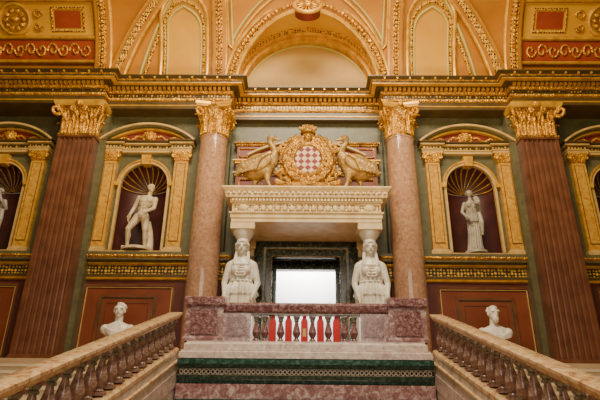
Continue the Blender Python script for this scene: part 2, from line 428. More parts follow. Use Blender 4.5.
def flprof(hw,z,dp=.30):
    pts=[(-hw,0,z)]; nfl=7; mg=.05; wid=(2*hw-2*mg)/nfl; pts.append((-hw,-dp,z))
    for i in range(nfl):
        x0=-hw+mg+i*wid
        for k in range(7):
            a=pi*k/6; r=wid*.38
            pts.append((x0+wid/2-r*math.cos(a),-dp+r*1.1*math.sin(a),z))
    pts+= [(hw,-dp,z),(hw,0,z)]
    return pts
m.grid([flprof(.50-.05*q,.3+(cz0-GF-.34)*q) for q in [i/8 for i in range(9)]],cu=True,cap=True)
m.box(-.47,.47,-.32,0,cz0-GF-.05,cz0-GF)
m.make('shaft',pil,sharp=25)
m=M(BROWN); m.sqloft([(0,.62,.22,0,-.19),(.14,.62,.22,0,-.19),(.141,.59,.2,0,-.18),(.2,.59,.2,0,-.18),(.22,.54,.17,0,-.165),(.30,.51,.155,0,-.155)]); m.make('base',pil)
m=M(GOLDA); h=ch; m.sqloft([(0,.47,.16,0,-.16),(.04,.48,.17,0,-.17),(.05,.44,.15,0,-.15),(h*.6,.44,.15,0,-.15),(h*.85,.52,.2,0,-.2)])
m.use(GOLDS); m.sqloft([(h*.86,.6,.24,0,-.22),(h*.93,.63,.26,0,-.24),(h,.64,.26,0,-.24)])
m.use(GOLD)
for hh,n_,cu in((.42,5,.16),(.70,4,.22)):
    for k in range(n_):
        x=-.44+.88*(k+.5)/n_; m.leaf(x,-.30,0,-1,.165,h*hh,.05,cu)
    for sx in(-1,1): m.leaf(sx*.44,-.18,sx,0,.22,h*hh,.05,cu)
for sx in(-1,1):
    c=Vector((sx*.56,-.44,h*.72)); d=Vector((sx*.7,-.7,0)); pts=[Vector((sx*.3,-.32,h*.42))]
    for i in range(16):
        q=i/15; an=q*pi*2.6+pi/2; rr=.16*(1-q*.75); pts.append(c+d*rr*math.cos(an)+Vector((0,0,rr*math.sin(an))))
    m.tube(pts,.042,6)
    pts=[Vector((sx*.04,-.34,h*.5))]
    for i in range(12):
        q=i/11; an=q*pi*2.4+pi/2; rr=.08*(1-q*.75); pts.append(Vector((sx*.13,-.46,h*.76))+Vector((sx*rr*math.cos(an)*-1,0,rr*math.sin(an))))
    m.tube(pts,.028,6)
m.ell((0,-.50,h*.93),(.09,.05,.08))
m.make('capital',pil,(0,0,cz0-GF),label='gilded leafy capital')
dup(pil,(5.64,-.28,GF))

# ------------------------------------------------------------------ niches with aedicules
def niche(label,loc):
    t=thing('niche',label,'niche',loc,group='statue niches')
    Z=-3.8
    m=M(OLIVE); hw,sp=.60,5.6+Z; y0,y1=-.02,.10
    pts=[(-.66,.06),(-hw,.06)]+[(-hw,sp)]+[(hw*math.cos(pi-pi*i/24),sp+hw*math.sin(pi*i/24)) for i in range(1,24)]+[(hw,sp),(hw,.06),(.66,.06),(.66,2.5),(-.66,2.5)]
    m.prism(pts,y0,y1)
    m.use(TANS); m.arc(0,sp,.57,.64,0,pi,-.05,.05); m.box(-.64,-.58,-.04,.05,.1,sp); m.box(.58,.64,-.04,.05,.1,sp)
    m.use(GOLDS); m.arc(0,sp,.64,.675,0,pi,-.08,.02)
    for sx in(-1,1): m.box(sx*.665-.05,sx*.665+.05,-.1,.03,sp-.05,sp+.05)
    m.prism([(-.09,sp+.5),(.09,sp+.5),(.12,sp+.76),(-.12,sp+.76)],-.15,.05)
    m.make('surround',t)
    m=M(DARKMAR); rows=[]
    for z in(.1,.6,1.1,sp): rows.append([(hw*math.cos(pi+ -pi*j/28)*1,.08+.52*math.sin(pi*j/28),z) for j in range(29)])
    m.grid(rows)
    m.add([(0,.08,.1)]+[(hw*math.cos(pi-pi*j/28),.08+.52*math.sin(pi*j/28),.1) for j in range(29)],[(0,j+1,j+2) for j in range(28)])
    m.make('niche_lining',t,label='dark maroon curved recess')
    m=M(DARKMAR); rows=[]
    NA=66
    for i in range(11):
        b=pi/2*i/10; row=[]
        for j in range(NA+1):
            a=pi*j/NA; rib=1-.09*abs(math.sin(a*11)); rr=math.cos(b) if i<10 else 0.0
            row.append((hw*rib*math.cos(a)*rr,.08+.50*math.sin(b),sp+hw*rib*math.sin(a)*rr))
        rows.append(row)
    m.grid(rows)
    m.use(SIENA)
    for k in range(12):
        a=pi*k/11
        m.tube([(hw*.99*math.cos(a)*math.cos(b),.08+.48*math.sin(b),sp+hw*.99*math.sin(a)*math.cos(b)) for b in[pi/2*q/8*.95 for q in range(9)]],[.018-.0016*q for q in range(9)],6)
    m.make('shell_hood',t,label='scallop shell half dome')
    m=M(SIENA); m.box(-.17,.17,-.14,0,.14,2.42)
    m.use(BROWN); m.box(-.115,.115,-.15,0,.28,2.32)
    m.use(SIENA); m.box(-.10,.10,-.158,0,.30,2.30)
    m.use(TANS); m.sqloft([(0,.23,.1,0,-.1),(.08,.23,.1,0,-.1),(.1,.2,.08,0,-.08),(.14,.18,.075,0,-.075)])
    m.use(GOLD); m.sqloft([(2.40,.18,.08,0,-.08),(2.44,.19,.085,0,-.085),(2.46,.17,.075,0,-.075),(2.54,.2,.09,0,-.09),(2.6,.24,.11,0,-.11),(2.64,.24,.11,0,-.11)])
    for sx in(-1,1): m.tube([(sx*.2,-.19,2.53),(sx*.2,-.12,2.53)],.055,10)
    a=m.make('pilaster',t,(-.89,0,0),label='ochre yellow marble pilaster'); b=a.copy(); COL.objects.link(b); b.location=(.89,0,0)
    m=M(TANS); z=2.64
    pth=[(-1.12,0),(-1.12,-.2),(-.62,-.2),(-.62,-.12),(.62,-.12),(.62,-.2),(1.12,-.2),(1.12,0)]
    m.sweep(pth,[(-.1,z),(0,z),(0,z+.06),(.02,z+.07),(.02,z+.1)])
    m.use(ENTO); m.sweep(pth,[(0,z+.1),(0,z+.19)])
    m.use(TANS); m.sweep(pth,[(0,z+.19),(.05,z+.21),(.05,z+.24)]); m.use(ENT); m.sweep(pth,[(.05,z+.24),(.09,z+.27),(.09,z+.3),(-.2,z+.3)])
    m.use(GOLDS)
    for i in range(28): x=-1.1+2.2*i/27; m.box(x-.02,x+.02,-.24 if abs(x)>.6 else -.16,-.1,z+.2,z+.235)
    m.make('entablature',t)
    m=M(TANS); zb=z+.3; hw2=1.2; rise=.46; RR=(hw2**2+rise**2)/(2*rise); cz=zb+rise-RR; th=math.asin(hw2/RR)
    m.arc(0,cz,RR-.05,RR,pi/2-th,pi/2+th,-.31,0); m.use(OLIVE); m.arc(0,cz,RR-.09,RR-.05,pi/2-th*.97,pi/2+th*.97,-.26,0)
    m.use(GOLDS); m.arc(0,cz,RR-.15,RR-.10,pi/2-th*.94,pi/2+th*.94,-.19,0)
    m.use(REDP); m.prism([(-.98,zb),(.98,zb)]+[((RR-.15)*math.sin(th*.8*(1-2*i/16)),cz+(RR-.15)*math.cos(th*.8*(1-2*i/16))) for i in range(17)],-.1,0)
    m.use(GOLD); m.ell((0,-.14,zb+.14),(.13,.07,.12))
    for k in range(10): a4=2*pi*k/10; m.ell((.15*math.cos(a4),-.12,zb+.15+.13*math.sin(a4)),(.05,.035,.045),n=8,k=5)
    for sx in(-1,1):
        m.tube([(sx*(.2+.5*q),-.11,zb+.12+.05*math.sin(q*9)-.05*q) for q in[i/10 for i in range(11)]],.03,6)
        m.ell((sx*.72,-.12,zb+.07),(.07,.03,.045))
    m.make('pediment',t,label='curved pediment with red tympanum and gilded rosette')
    m=M(TANS); m.box(-1.0,1.0,-.16,.10,.0,.05); m.make('sill',t)
    return t
nch=niche('round-arched niche framed by ochre pilasters and curved pediment',(-4.0,0,3.8))
for x in(4.0,-7.58,7.58): dup(nch,(x,0,3.8))

# ------------------------------------------------------------------ statues
def head(m,c,r,tx=0.0,hair=True):
    Rz=Matrix.Rotation(tx,3,'Z')
    def P(x,y,z): return Vector(c)+Rz@Vector((x*r,y*r,z*r))
    m.ell(P(0,.1,.15),(r*.78,r*.92,r*.9),(0,0,tx)); m.ell(P(0,-.22,-.38),(r*.6,r*.6,r*.62),(0,0,tx))
    m.ell(P(0,-.62,-.82),(r*.24,r*.2,r*.18))
    m.cap(P(0,-.82,.12),P(0,-1.02,-.28),r*.10,r*.16)
    m.ell(P(-.3,-.66,.08),(r*.15,r*.12,r*.08)); m.ell(P(.3,-.66,.08),(r*.15,r*.12,r*.08))
    m.ell(P(-.3,-.76,.28),(r*.26,r*.16,r*.08)); m.ell(P(.3,-.76,.28),(r*.26,r*.16,r*.08)); m.ell(P(0,-.78,-.52),(r*.26,r*.14,r*.09))
    m.ell(P(-.78,.05,-.05),(r*.1,r*.18,r*.26)); m.ell(P(.78,.05,-.05),(r*.1,r*.18,r*.26))
    if hair=='long':
        m.ell(P(0,.18,.28),(r*.92,r*1.0,r*.88),(0,0,tx)); m.ell(P(0,.75,-.25),(r*.5,r*.45,r*.5))
        for sx in(-1,1):
            m.tube([P(0,-.78,.78),P(sx*.45,-.68,.66),P(sx*.80,-.3,.3),P(sx*.86,.2,-.25)],[r*.16,r*.22,r*.27,r*.22],8)
    elif hair:
        for i in range(34):
            a=random.uniform(0,2*pi); e=random.uniform(.15,1.4)
            if math.sin(a)<-.3 and e<.75: continue
            m.ell(P(.80*math.cos(a)*math.cos(e),.15+.93*math.sin(a)*math.cos(e),.2+.84*math.sin(e)),(r*.24,)*3,n=8,k=6)
def hand(m,w,d,s,side=(1,0,0)):
    d=Vector(d).normalized(); sd=Vector(side); sd=(sd-d*sd.dot(d)).normalized(); w=Vector(w); nn=d.cross(sd)
    m.cap(w,w+d*.05*s,.022*s,.03*s); m.cap(w+d*.04*s-sd*.018*s,w+d*.075*s-sd*.02*s,.02*s,.018*s); m.cap(w+d*.04*s+sd*.018*s,w+d*.075*s+sd*.02*s,.02*s,.018*s)
    for k,L in enumerate((.06,.075,.07,.055)):
        b=w+d*.085*s+sd*(-.032+.0213*k)*s; mid=b+d*L*.55*s+nn*.006*s
        m.cap(b,mid,.0105*s,.010*s); m.cap(mid,mid+d*L*.4*s+nn*.02*s,.010*s,.008*s)
    tb=w+d*.03*s-sd*.03*s; m.cap(tb,tb+d*.04*s-sd*.03*s,.013*s,.011*s); m.cap(tb+d*.04*s-sd*.03*s,tb+d*.065*s-sd*.032*s,.011*s,.009*s)
def plinth(par,rx,h,mt=STAT): m=M(mt); m.lathe([(rx,0),(rx,h*.7),(rx*.93,h)],n=28); m.make('plinth',par)
def male():
    t=thing('statue','cream marble striding nude male statue with lowered arms','statue',(-4.0,.12,3.9),group='niche statues')
    m=M(STAT); S=1.68
    def p(x,y,z): return (x*S+.05*S*max(0,z-.5)*2,y*S,z*S)
    m.ell(p(.0,0,.50),(.098*S,.078*S,.072*S),(0,-.1,0)); m.ell(p(.005,-.005,.60),(.080*S,.063*S,.085*S)); m.ell(p(.02,-.015,.70),(.108*S,.074*S,.095*S),(0,.15,0)); m.ell(p(.03,-.01,.78),(.128*S,.058*S,.046*S),(0,.18,0))
    m.ell(p(-.02,-.066,.735),(.052*S,.032*S,.038*S)); m.ell(p(.07,-.06,.725),(.052*S,.032*S,.038*S))
    for k in range(3):
        for sx in(-1,1): m.ell(p(.01+sx*.022,-.07,.655-.038*k),(.021*S,.014*S,.018*S))
    m.cap(p(.04,0,.80),p(.055,-.03,.865),.037*S,.032*S)
    head(m,p(.062,-.045,.925),.060*S,.7)
    m.cap(p(.05,0,.49),p(.085,-.03,.28),.066*S,.042*S); m.cap(p(.085,-.03,.28),p(.085,.03,.06),.040*S,.025*S); m.ell(p(.09,.02,.2),(.039*S,.041*S,.08*S))
    m.cap(p(-.05,0,.49),p(-.15,-.06,.29),.066*S,.042*S); m.cap(p(-.15,-.06,.29),p(-.165,.03,.07),.040*S,.025*S); m.ell(p(-.155,0,.21),(.038*S,.040*S,.08*S))
    for a in((.085,.03),(-.165,.03)): m.cap(p(a[0],a[1],.035),p(a[0]+(.015 if a[0]>0 else -.03),a[1]-.10,.02),.029*S,.021*S); m.ell(p(a[0],a[1]+.01,.03),(.028*S,.032*S,.028*S))
    m.ell(p(.0,-.08,.475),(.024*S,.024*S,.034*S))
    m.cap(p(.145,-.01,.765),p(.165,-.05,.61),.042*S,.031*S); m.cap(p(.165,-.05,.61),p(.12,-.15,.53),.031*S,.022*S); hand(m,p(.12,-.15,.53),(-.5,-.4,-.4),S*.95,(0,-.3,1))
    m.cap(p(-.095,0,.79),p(-.15,.03,.645),.042*S,.031*S); m.cap(p(-.15,.03,.645),p(-.165,-.03,.52),.031*S,.022*S); hand(m,p(-.165,-.03,.52),(-.1,-.2,-1),S*.95,(0,1,0))
    m.tube([p(.12,.12,0),p(.12,.12,.15),p(.11,.10,.3),p(.08,.08,.45)],[.07*S,.06*S,.05*S,.04*S],12)
    m.blob('body',t,(0,0,.06),.0095)
    plinth(t,.38,.07); return t
male()
def draped(label,loc,group=None):
    t=thing('statue',label,'statue',loc,group=group)
    m=M(STATG); S=1.60
    def p(x,y,z): return (x*S*.88,y*S,z*S)
    m.loft([(0,0,0,.115*S,.10*S,.13),(.1*S,0,0,.10*S,.09*S,.13),(.3*S,.01*S,-.005*S,.088*S,.08*S,.12),(.48*S,.015*S,0,.09*S,.075*S,.10),(.6*S,.01*S,0,.072*S,.06*S,.08),(.7*S,0,-.005*S,.084*S,.064*S,.06),(.78*S,0,0,.088*S,.045*S,.03),(.82*S,0,0,.04*S,.035*S,0)],nf=13)
    m.ell(p(-.045,-.055,.72),(.036*S,.031*S,.036*S)); m.ell(p(.045,-.055,.72),(.036*S,.031*S,.036*S))
    m.cap(p(0,0,.8),p(-.005,-.01,.87),.030*S,.026*S); head(m,p(-.01,-.012,.925),.053*S,-.4,'long')
    for k in range(5): m.tube([p(-.105,-.03,.62-.03*k),p(-.03,-.09,.58-.03*k),p(.05,-.085,.56-.025*k),p(.115,-.02,.60-.03*k)],.015*S,8)
    m.tube([p(.12,-.03,.62),p(.135,-.05,.45),p(.13,-.045,.25)],[.028*S,.038*S,.018*S],10)
    m.cap(p(.105,0,.765),p(.155,.0,.64),.033*S,.026*S); m.cap(p(.155,0,.64),p(.12,-.1,.72),.025*S,.018*S); hand(m,p(.12,-.1,.72),(-.4,-.3,.6),S*.9,(1,0,0))
    m.cap(p(-.105,0,.765),p(-.16,.0,.63),.033*S,.025*S); m.cap(p(-.16,0,.63),p(-.12,-.07,.53),.025*S,.018*S); hand(m,p(-.12,-.07,.53),(.3,-.3,-.8),S*.9,(0,1,0))
    for sx in(-1,1): m.ell(p(sx*.05,-.11,.015),(.03*S,.05*S,.015*S))
    m.blob('body',t,(0,0,.06),.0095)
    plinth(t,.27,.07,STATG); return t
d=draped('greyish marble statue of a draped woman, one arm raised',(4.0,.12,3.9),'niche statues')
dup(d,(-7.58,.12,3.9)); dup(d,(7.58,.12,3.9))

def bust(label,loc,beard,ped):
    pd=thing('bust_pedestal','low square dark maroon stone pedestal beneath a marble bust','pedestal',ped,group='bust pedestals')
    m=M(MAROON); m.sqloft([(0,.26,.22,0,0),(.08,.26,.22,0,0),(.1,.22,.18,0,0),(.36,.21,.17,0,0),(.38,.25,.21,0,0),(.44,.26,.22,0,0)]); m.make('block',pd)
    t=thing('bust',label,'bust',loc,group='portrait busts')
    m=M(WHITE)
    head(m,(0,-.02,.70),.135,.15)
    m.cap((0,.02,.42),(0,0,.60),.085,.075)
    m.loft([(.12,0,0,.085,.08,0),(.17,0,0,.17,.11,.02),(.26,0,0,.28,.14,.05),(.35,0,.01,.31,.135,.05),(.42,0,.01,.24,.11,.03),(.48,0,.01,.10,.08,0)],nf=9,n=54)
    for sx in(-1,1): m.ell((sx*.24,.01,.34),(.10,.11,.10))
    for k in range(4): m.tube([(-.27+.02*k,-.07,.38-.03*k),(-.05,-.16,.28-.03*k),(.1,-.155,.26-.02*k),(.27,-.06,.35-.03*k)],.02,8)
    if beard: m.ell((0,-.12,.59),(.065,.055,.085))
    m.v=[(x*1.08,y*1.08,z*1.08) for x,y,z in m.v]
    m.blob('figure',t,(0,0,0),.009,it=2)
    m=M(WHITE); m.lathe([(.14,0),(.14,.04),(.11,.05),(.065,.09),(.07,.13),(.10,.145)],n=24); m.make('socle',t)
bust('white marble bust of a man on a dark pedestal',(-3.93,-.65,GF+.44),False,(-3.93,-.65,GF))
bust('white marble bust of a bearded man on a dark pedestal',(3.93,-.65,GF+.44),True,(3.93,-.65,GF))

# ------------------------------------------------------------------ doorcase
dc=thing('doorcase','projecting cream carved stone door canopy with dark green marble frame','doorcase',(0,.3,GF))
Y=-1.45
m=M(CREAM)
z=4.2-GF
pth=[(-1.63,0),(-1.63,Y),(1.63,Y),(1.63,0)]
m.sweep(pth,[(-.3,z),(0,z),(0,z+.08),(.02,z+.09),(.02,z+.17),(.05,z+.19),(.05,z+.22)])
m.use(CREAMO); m.sweep(pth,[(.0,z+.22),(.0,z+.42)])
m.use(CREAM); m.sweep(pth,[(0,z+.42),(.04,z+.44),(.04,z+.52),(.12,z+.53),(.14,z+.58)])
m.use(CREAMO); m.sweep(pth,[(.14,z+.58),(.15,z+.66)]); m.use(CREAM); m.sweep(pth,[(.15,z+.66),(.18,z+.69),(.22,z+.73),(.22,z+.76),(-.3,z+.76)])
m.box(-1.4,1.4,Y+.3,0,z+.0,z+.1); m.box(-1.4,1.4,Y+.3,0,z+.66,z+.76)
for i in range(44):
    x=-1.6+3.2*i/43; m.box(x-.022,x+.022,Y-.1,Y-.03,z+.455,z+.515)
for i in range(15):
    x=-1.1+2.2*i/14; m.ell((x,Y-.01,z+.32),(.055,.03,.075),n=8,k=6)
for i in range(60):
    x=-1.6+3.2*i/59; m.ell((x,Y-.05,z+.205),(.02,.02,.018),n=6,k=4)
for sx in(-1,1):
    m.ell((sx*1.375,Y-.01,z+.32),(.12,.05,.09)); rectframe(m,sx*1.375-.24,sx*1.375+.24,z+.23,z+.41,.02,Y-.03,Y)
for i in range(30):
    x=-1.7+3.4*i/29; m.ell((x,Y-.17,z+.62),(.035,.025,.035),n=6,k=4)
m.make('entablature',dc,label='cream carved entablature')
zt=4.2-GF
def portal(m,hi,ho,zi,zo,y0,y1):
    m.box(-ho,-hi,y0,y1,0,zo); m.box(hi,ho,y0,y1,0,zo); m.box(-hi,hi,y0,y1,zi,zo)
m=M(BLACKG)
portal(m,1.0,1.2,2.92,zt,-.16,0); m.use(GREYG); portal(m,.95,1.0,2.87,2.92,-.12,0.0); m.use(BLACKG); portal(m,.80,.95,2.70,2.87,-.08,.3)
m.use(GOLDA); portal(m,.945,.955,2.865,2.875,-.13,-.1); portal(m,.80,.815,2.70,2.715,-.09,0)
m.make('door_surround',dc,label='dark veined green marble door surround')
for sx in(-1,1):
    m=M(CREAM); m.sqloft([(0,.24,.10,0,-.1),(.2,.24,.10,0,-.1),(.22,.2,.06,0,-.06),(zt-.2,.2,.06,0,-.06),(zt-.18,.23,.08,0,-.08),(zt,.23,.08,0,-.08)]); m.make('pier',dc,(sx*1.43,0,0))

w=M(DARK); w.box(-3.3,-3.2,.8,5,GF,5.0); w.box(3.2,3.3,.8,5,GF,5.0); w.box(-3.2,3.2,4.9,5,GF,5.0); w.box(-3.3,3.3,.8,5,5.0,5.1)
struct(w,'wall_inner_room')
w=M(BLACKG); w.box(-.84,-.72,.8,1.0,GF,3.95); w.box(.72,.84,.8,1.0,GF,3.95); w.box(-.72,.72,.8,1.0,3.70,3.95)
struct(w,'door_1')
sc=thing('display_screen','bright white display partition seen through the doorway','partition',(0.02,2.2,GF))
m=M(WHT); m.box(-.98,.98,0,.12,0,2.90); m.make('panel',sc)

# caryatids
def caryatid(loc):
    t=thing('caryatid','white marble draped female caryatid carrying the door canopy','statue',loc,group='caryatids')
    m=M(WHITE); S=2.66
    def p(x,y,z): return (x*S*.95,y*S,z*S)
    m.loft([(0,0,0,.118*S,.10*S,.12),(.2*S,0,0,.116*S,.096*S,.13),(.4*S,0,0,.115*S,.092*S,.14),(.50*S,0,0,.114*S,.088*S,.14),(.515*S,0,0,.128*S,.098*S,.16),(.56*S,0,0,.120*S,.092*S,.13),(.605*S,0,0,.094*S,.074*S,.08),(.625*S,0,0,.082*S,.066*S,.06),(.645*S,0,0,.088*S,.072*S,.08),(.70*S,0,-.003*S,.094*S,.074*S,.06),(.745*S,0,0,.098*S,.062*S,.05),(.78*S,0,0,.080*S,.05*S,.02),(.805*S,0,0,.052*S,.042*S,0),(.825*S,0,0,.034*S,.035*S,0)],nf=15,n=150)
    for sx in(-1,1):
        m.ell(p(sx*.044,-.057,.705),(.038*S,.032*S,.038*S))
        m.cap(p(sx*.04,.005,.805),p(sx*.098,.0,.765),.024*S,.030*S)
        m.cap(p(sx*.104,0,.755),p(sx*.138,.0,.615),.031*S,.025*S); m.cap(p(sx*.138,.0,.615),p(sx*.120,-.085,.515),.024*S,.017*S)
        hand(m,p(sx*.120,-.085,.515),(-sx*.15,-.15,-1),S*.8,(0,sx*1,0))
        m.ell(p(sx*.05,-.1,.012),(.03*S,.05*S,.014*S))
        m.tube([p(sx*.048,.0,.88),p(sx*.052,-.01,.83),p(sx*.058,-.045,.79),p(sx*.052,-.072,.745)],[.015*S,.015*S,.012*S,.008*S],8)
    for k in range(5): m.tube([p(-.078,-.04,.775-.014*k),p(-.03,-.072-.004*k,.752-.024*k),p(.03,-.072-.004*k,.752-.024*k),p(.078,-.04,.775-.014*k)],.008*S,8)
    m.tube([p(.092*math.cos(a),.072*math.sin(a),.622) for a in[2*pi*i/24 for i in range(24)]],.008*S,6,True)
    m.cap(p(0,0,.80),p(0,-.01,.865),.030*S,.027*S)
    head(m,p(0,-.022,.905),.057*S,0,'long')
    m.blob('body',t,(0,0,.12),.0115,it=2)
    m=M(WHITE)
    m.sqloft([(0,.36,.30,0,0),(.10,.36,.30,0,0),(.12,.33,.27,0,0)]); m.make('plinth',t)
    m=M(WHITE); zc=.12+.948*S
    top=4.2-GF
    m.lathe([(.12,zc),(.14,zc+.04),(.13,zc+.07),(.16,zc+.11),(.22,zc+.21),(.23,zc+.26)],n=28)
    m.use(CREAM); m.box(-.26,.26,-.25,.25,zc+.26,top)
    m.make('capital',t,label='moulded capital block carried on the head')
    return t
ca=caryatid((-1.375,-.89,GF)); dup(ca,(1.375,-.89,GF))

t=thing('overdoor_panel','deep red panelled attic tablet with gilded cornices','wall panel',(0,.3,4.96))
m=M(REDP); m.box(-1.78,1.78,-.16,0,0,1.95)
pth=[(-1.78,0),(-1.78,-.16),(1.78,-.16),(1.78,0)]
for z0,mt in((.95,TANS),(1.30,GOLDS),(1.80,GOLDA)):
    m.use(mt); m.sweep(pth,[(0,z0),(.04,z0+.02),(.04,z0+.05),(.08,z0+.07),(.08,z0+.10),(0,z0+.10)])
m.use(ENTO); m.sweep(pth,[(.012,1.1),(.012,1.26)])
m.use(GOLDA)
for sx in(-1,1): 
    rectframe(m,sx*1.40-.3,sx*1.40+.3,.35,.88,.03,-.2,-.16); rectframe(m,sx*1.3-.42,sx*1.3+.42,1.48,1.74,.025,-.19,-.16)
m.make('tablet',t)
m=M(TANS); hw2,rise=1.5,.42; RR=(hw2**2+rise**2)/(2*rise); cz=1.50+rise-RR; th=math.asin(hw2/RR)
m.arc(0,cz,RR-.05,RR,pi/2-th,pi/2+th,-.35,0); m.use(REDP); m.arc(0,cz,RR-.16,RR-.05,pi/2-th*.97,pi/2+th*.97,-.25,0); m.use(GOLDS); m.arc(0,cz,RR-.2,RR-.16,pi/2-th*.93,pi/2+th*.93,-.28,0)
m.make('pediment',t,label='shallow curved pediment')

# coat of arms
ar=thing('coat_of_arms','gilded heraldic arms, round red and white lozenge shield between two ostriches','coat of arms',(.03,-.62,4.96))
m=M(GOLDA); m.box(-1.45,1.45,-.15,.25,0,.16); m.use(GOLD); m.box(-.75,.75,-.2,.2,.16,.30); m.make('base',ar)
m=M(LOZ); m.prism([(.30*math.cos(a),.93+.34*math.sin(a)) for a in[2*pi*i/40 for i in range(40)]],-.24,-.05); m.make('shield',ar,label='shield with red and white lozenges')
m=M(GOLDA)
for rr,tt,yy in((.37,.07,-.22),(.51,.11,-.16)): m.tube([(rr*math.cos(a),yy,.93+(rr+.04)*math.sin(a)) for a in[2*pi*i/36 for i in range(36)]],tt,10,True)
m.prism([(.52*math.cos(a),.93+.56*math.sin(a)) for a in[2*pi*i/36 for i in range(36)]],-.08,.1)
m.use(GOLD)
for k in range(20): a=2*pi*k/20; m.ell((.44*math.cos(a),-.24,.93+.48*math.sin(a)),(.05,.04,.05),n=8,k=6)
m.use(GOLDA)
for sx in(-1,1):
    for (x,zc,r,tu) in((.58,.55,.16,1),(.60,1.27,.13,-1),(.38,.40,.13,1),(.40,1.45,.13,-1)):
        pts=[]
        for i in range(18):
            q=i/17; an=q*pi*2.8; rr=r*(1-.75*q); pts.append((sx*(x+rr*math.cos(an)),-.14,zc+tu*rr*math.sin(an)))
        m.tube(pts,.05,8)
    for k in range(9): a=math.radians(-60+15*k); m.ell((sx*.60*math.cos(a),-.12,.93+.64*math.sin(a)),(.085,.06,.085),n=8,k=6)
m.tube([(-.75,-.2,.36),(-.35,-.26,.22),(0,-.27,.30),(.35,-.26,.22),(.75,-.2,.36)],.07,8)
m.make('scroll_frame',ar,label='gilded strapwork scroll frame')
m=M(GOLDA); m.ell((0,-.1,1.52),(.18,.18,.18)); m.ell((0,-.24,1.48),(.11,.1,.12)); m.lathe([(.17,0),(.19,.03),(.17,.07)],(0,-.1,1.66),20)
for k in range(5):
    a=math.radians(-50+25*k); m.tube([(0,-.1,1.68),(.14*math.sin(a),-.1,1.68+.18*math.cos(a)),(.28*math.sin(a),-.12,1.68+.25*math.cos(a))],[.05,.07,.04],8)
for sx in(-1,1):
    for k in range(3): m.tube([(sx*.1,-.1,1.52),(sx*(.27+.05*k),-.12,1.60-.09*k),(sx*(.42+.03*k),-.1,1.5-.12*k)],[.05,.07,.03],8)
m.make('helmet_crest',ar,label='gilded helm with plumes')
def ostrich(s):
    m=M(GOLDP); f=lambda x,y,z:(s*x,y,z)
    m.ell(f(1.16,0,.80),(.42,.27,.29),(0,s*.35,0))
    m.ell(f(1.18,-.23,.84),(.36,.09,.21),(0,s*.45,0)); m.ell(f(1.18,.23,.84),(.36,.09,.21),(0,s*.45,0))
    pts=[f(.90,0,.96),f(.80,-.04,1.10),f(.78,-.06,1.22),f(.85,-.08,1.34),f(.92,-.09,1.45),f(.88,-.11,1.55)]
    m.tube(pts,[.21,.14,.10,.08,.07,.075],12); m.ell(pts[-1],(.115,.085,.085),(0,s*.2,0)); m.cap(f(.81,-.12,1.54),f(.66,-.14,1.48),.045,.02)
    for k in range(7): a=k*.3; m.tube([f(1.36,-.12+.035*k,.76),f(1.52,-.14+.04*k,.84+.05*math.sin(a)),f(1.64,-.14+.035*k,.56+.10*math.sin(a))],[.10,.12,.05],8)
    for k in range(6): m.tube([f(.94+.08*k,-.29,1.04-.03*k),f(1.12+.075*k,-.35,.88-.04*k),f(1.22+.075*k,-.28,.62-.02*k)],[.035,.05,.03],6)
    for dx,dy in((-.10,-.09),(.12,.10)):
        m.cap(f(1.06+dx,dy,.66),f(1.08+dx*1.4,dy,.46),.13,.065); m.cap(f(1.08+dx*1.4,dy,.46),f(1.02+dx*1.8,dy,.2),.048,.038)
        for e in(-.06,.04): m.cap(f(1.02+dx*1.8,dy,.18),f(.90+dx*1.8,dy+e,.17),.034,.02)
    return m.blob('ostrich',ar,(0,0,0),.014,label='pale gilded ostrich supporter')
ostrich(-1); ostrich(1)

# ------------------------------------------------------------------ landing podium
pdm=thing('marble_podium','stepped marble podium with dark green moulded bands','podium',(0,-2.55,-1.6))
b=1.6
m=M(ROUGE2); m.box(-2.1,2.1,0,.11,0,1.15+b-.02); m.make('core',pdm)
m=M(GREEN)
def srib(m,x,prof,y=0): m.grid([[(sx*x,y-o,z+b) for o,z in prof] for sx in(-1,1)])
srib(m,2.13,[(0,.74),(.08,.76),(.08,.79),(.12,.83),(.13,.88)]); srib(m,2.13,[(.13,.985),(.17,1.0),(.22,1.05),(.22,1.13),(-.1,1.13)])
m.make('upper_moulding',pdm,label='dark green marble cornice')
m=M(BLACKG); srib(m,2.13,[(.13,.88),(.135,.88),(.135,.985),(.13,.985)])
m.use(PALEM)
for i in range(56):
    x=-2.1+4.2*(i+.5)/56; m.tube([(x+.030*math.cos(a),-.14,.932+b+.032*math.sin(a)) for a in[2*pi*k/10 for k in range(10)]],.008,5,True)
m.use(GREYG)
for zz in(.885,.98): m.box(-2.13,2.13,-.143,-.13,zz+b-.006,zz+b+.006)
m.make('bead_band',pdm,label='carved band of pale interlaced rings')
m=M(ROUGE2); m.box(-2.13,2.13,-.16,0,.50+b,.74+b); m.make('pink_band',pdm,label='pink grey marble band')
m=M(GREEN); m.box(-2.13,2.13,-.22,0,0,.50+b); m.make('lower_band',pdm,label='dark green marble lower band')

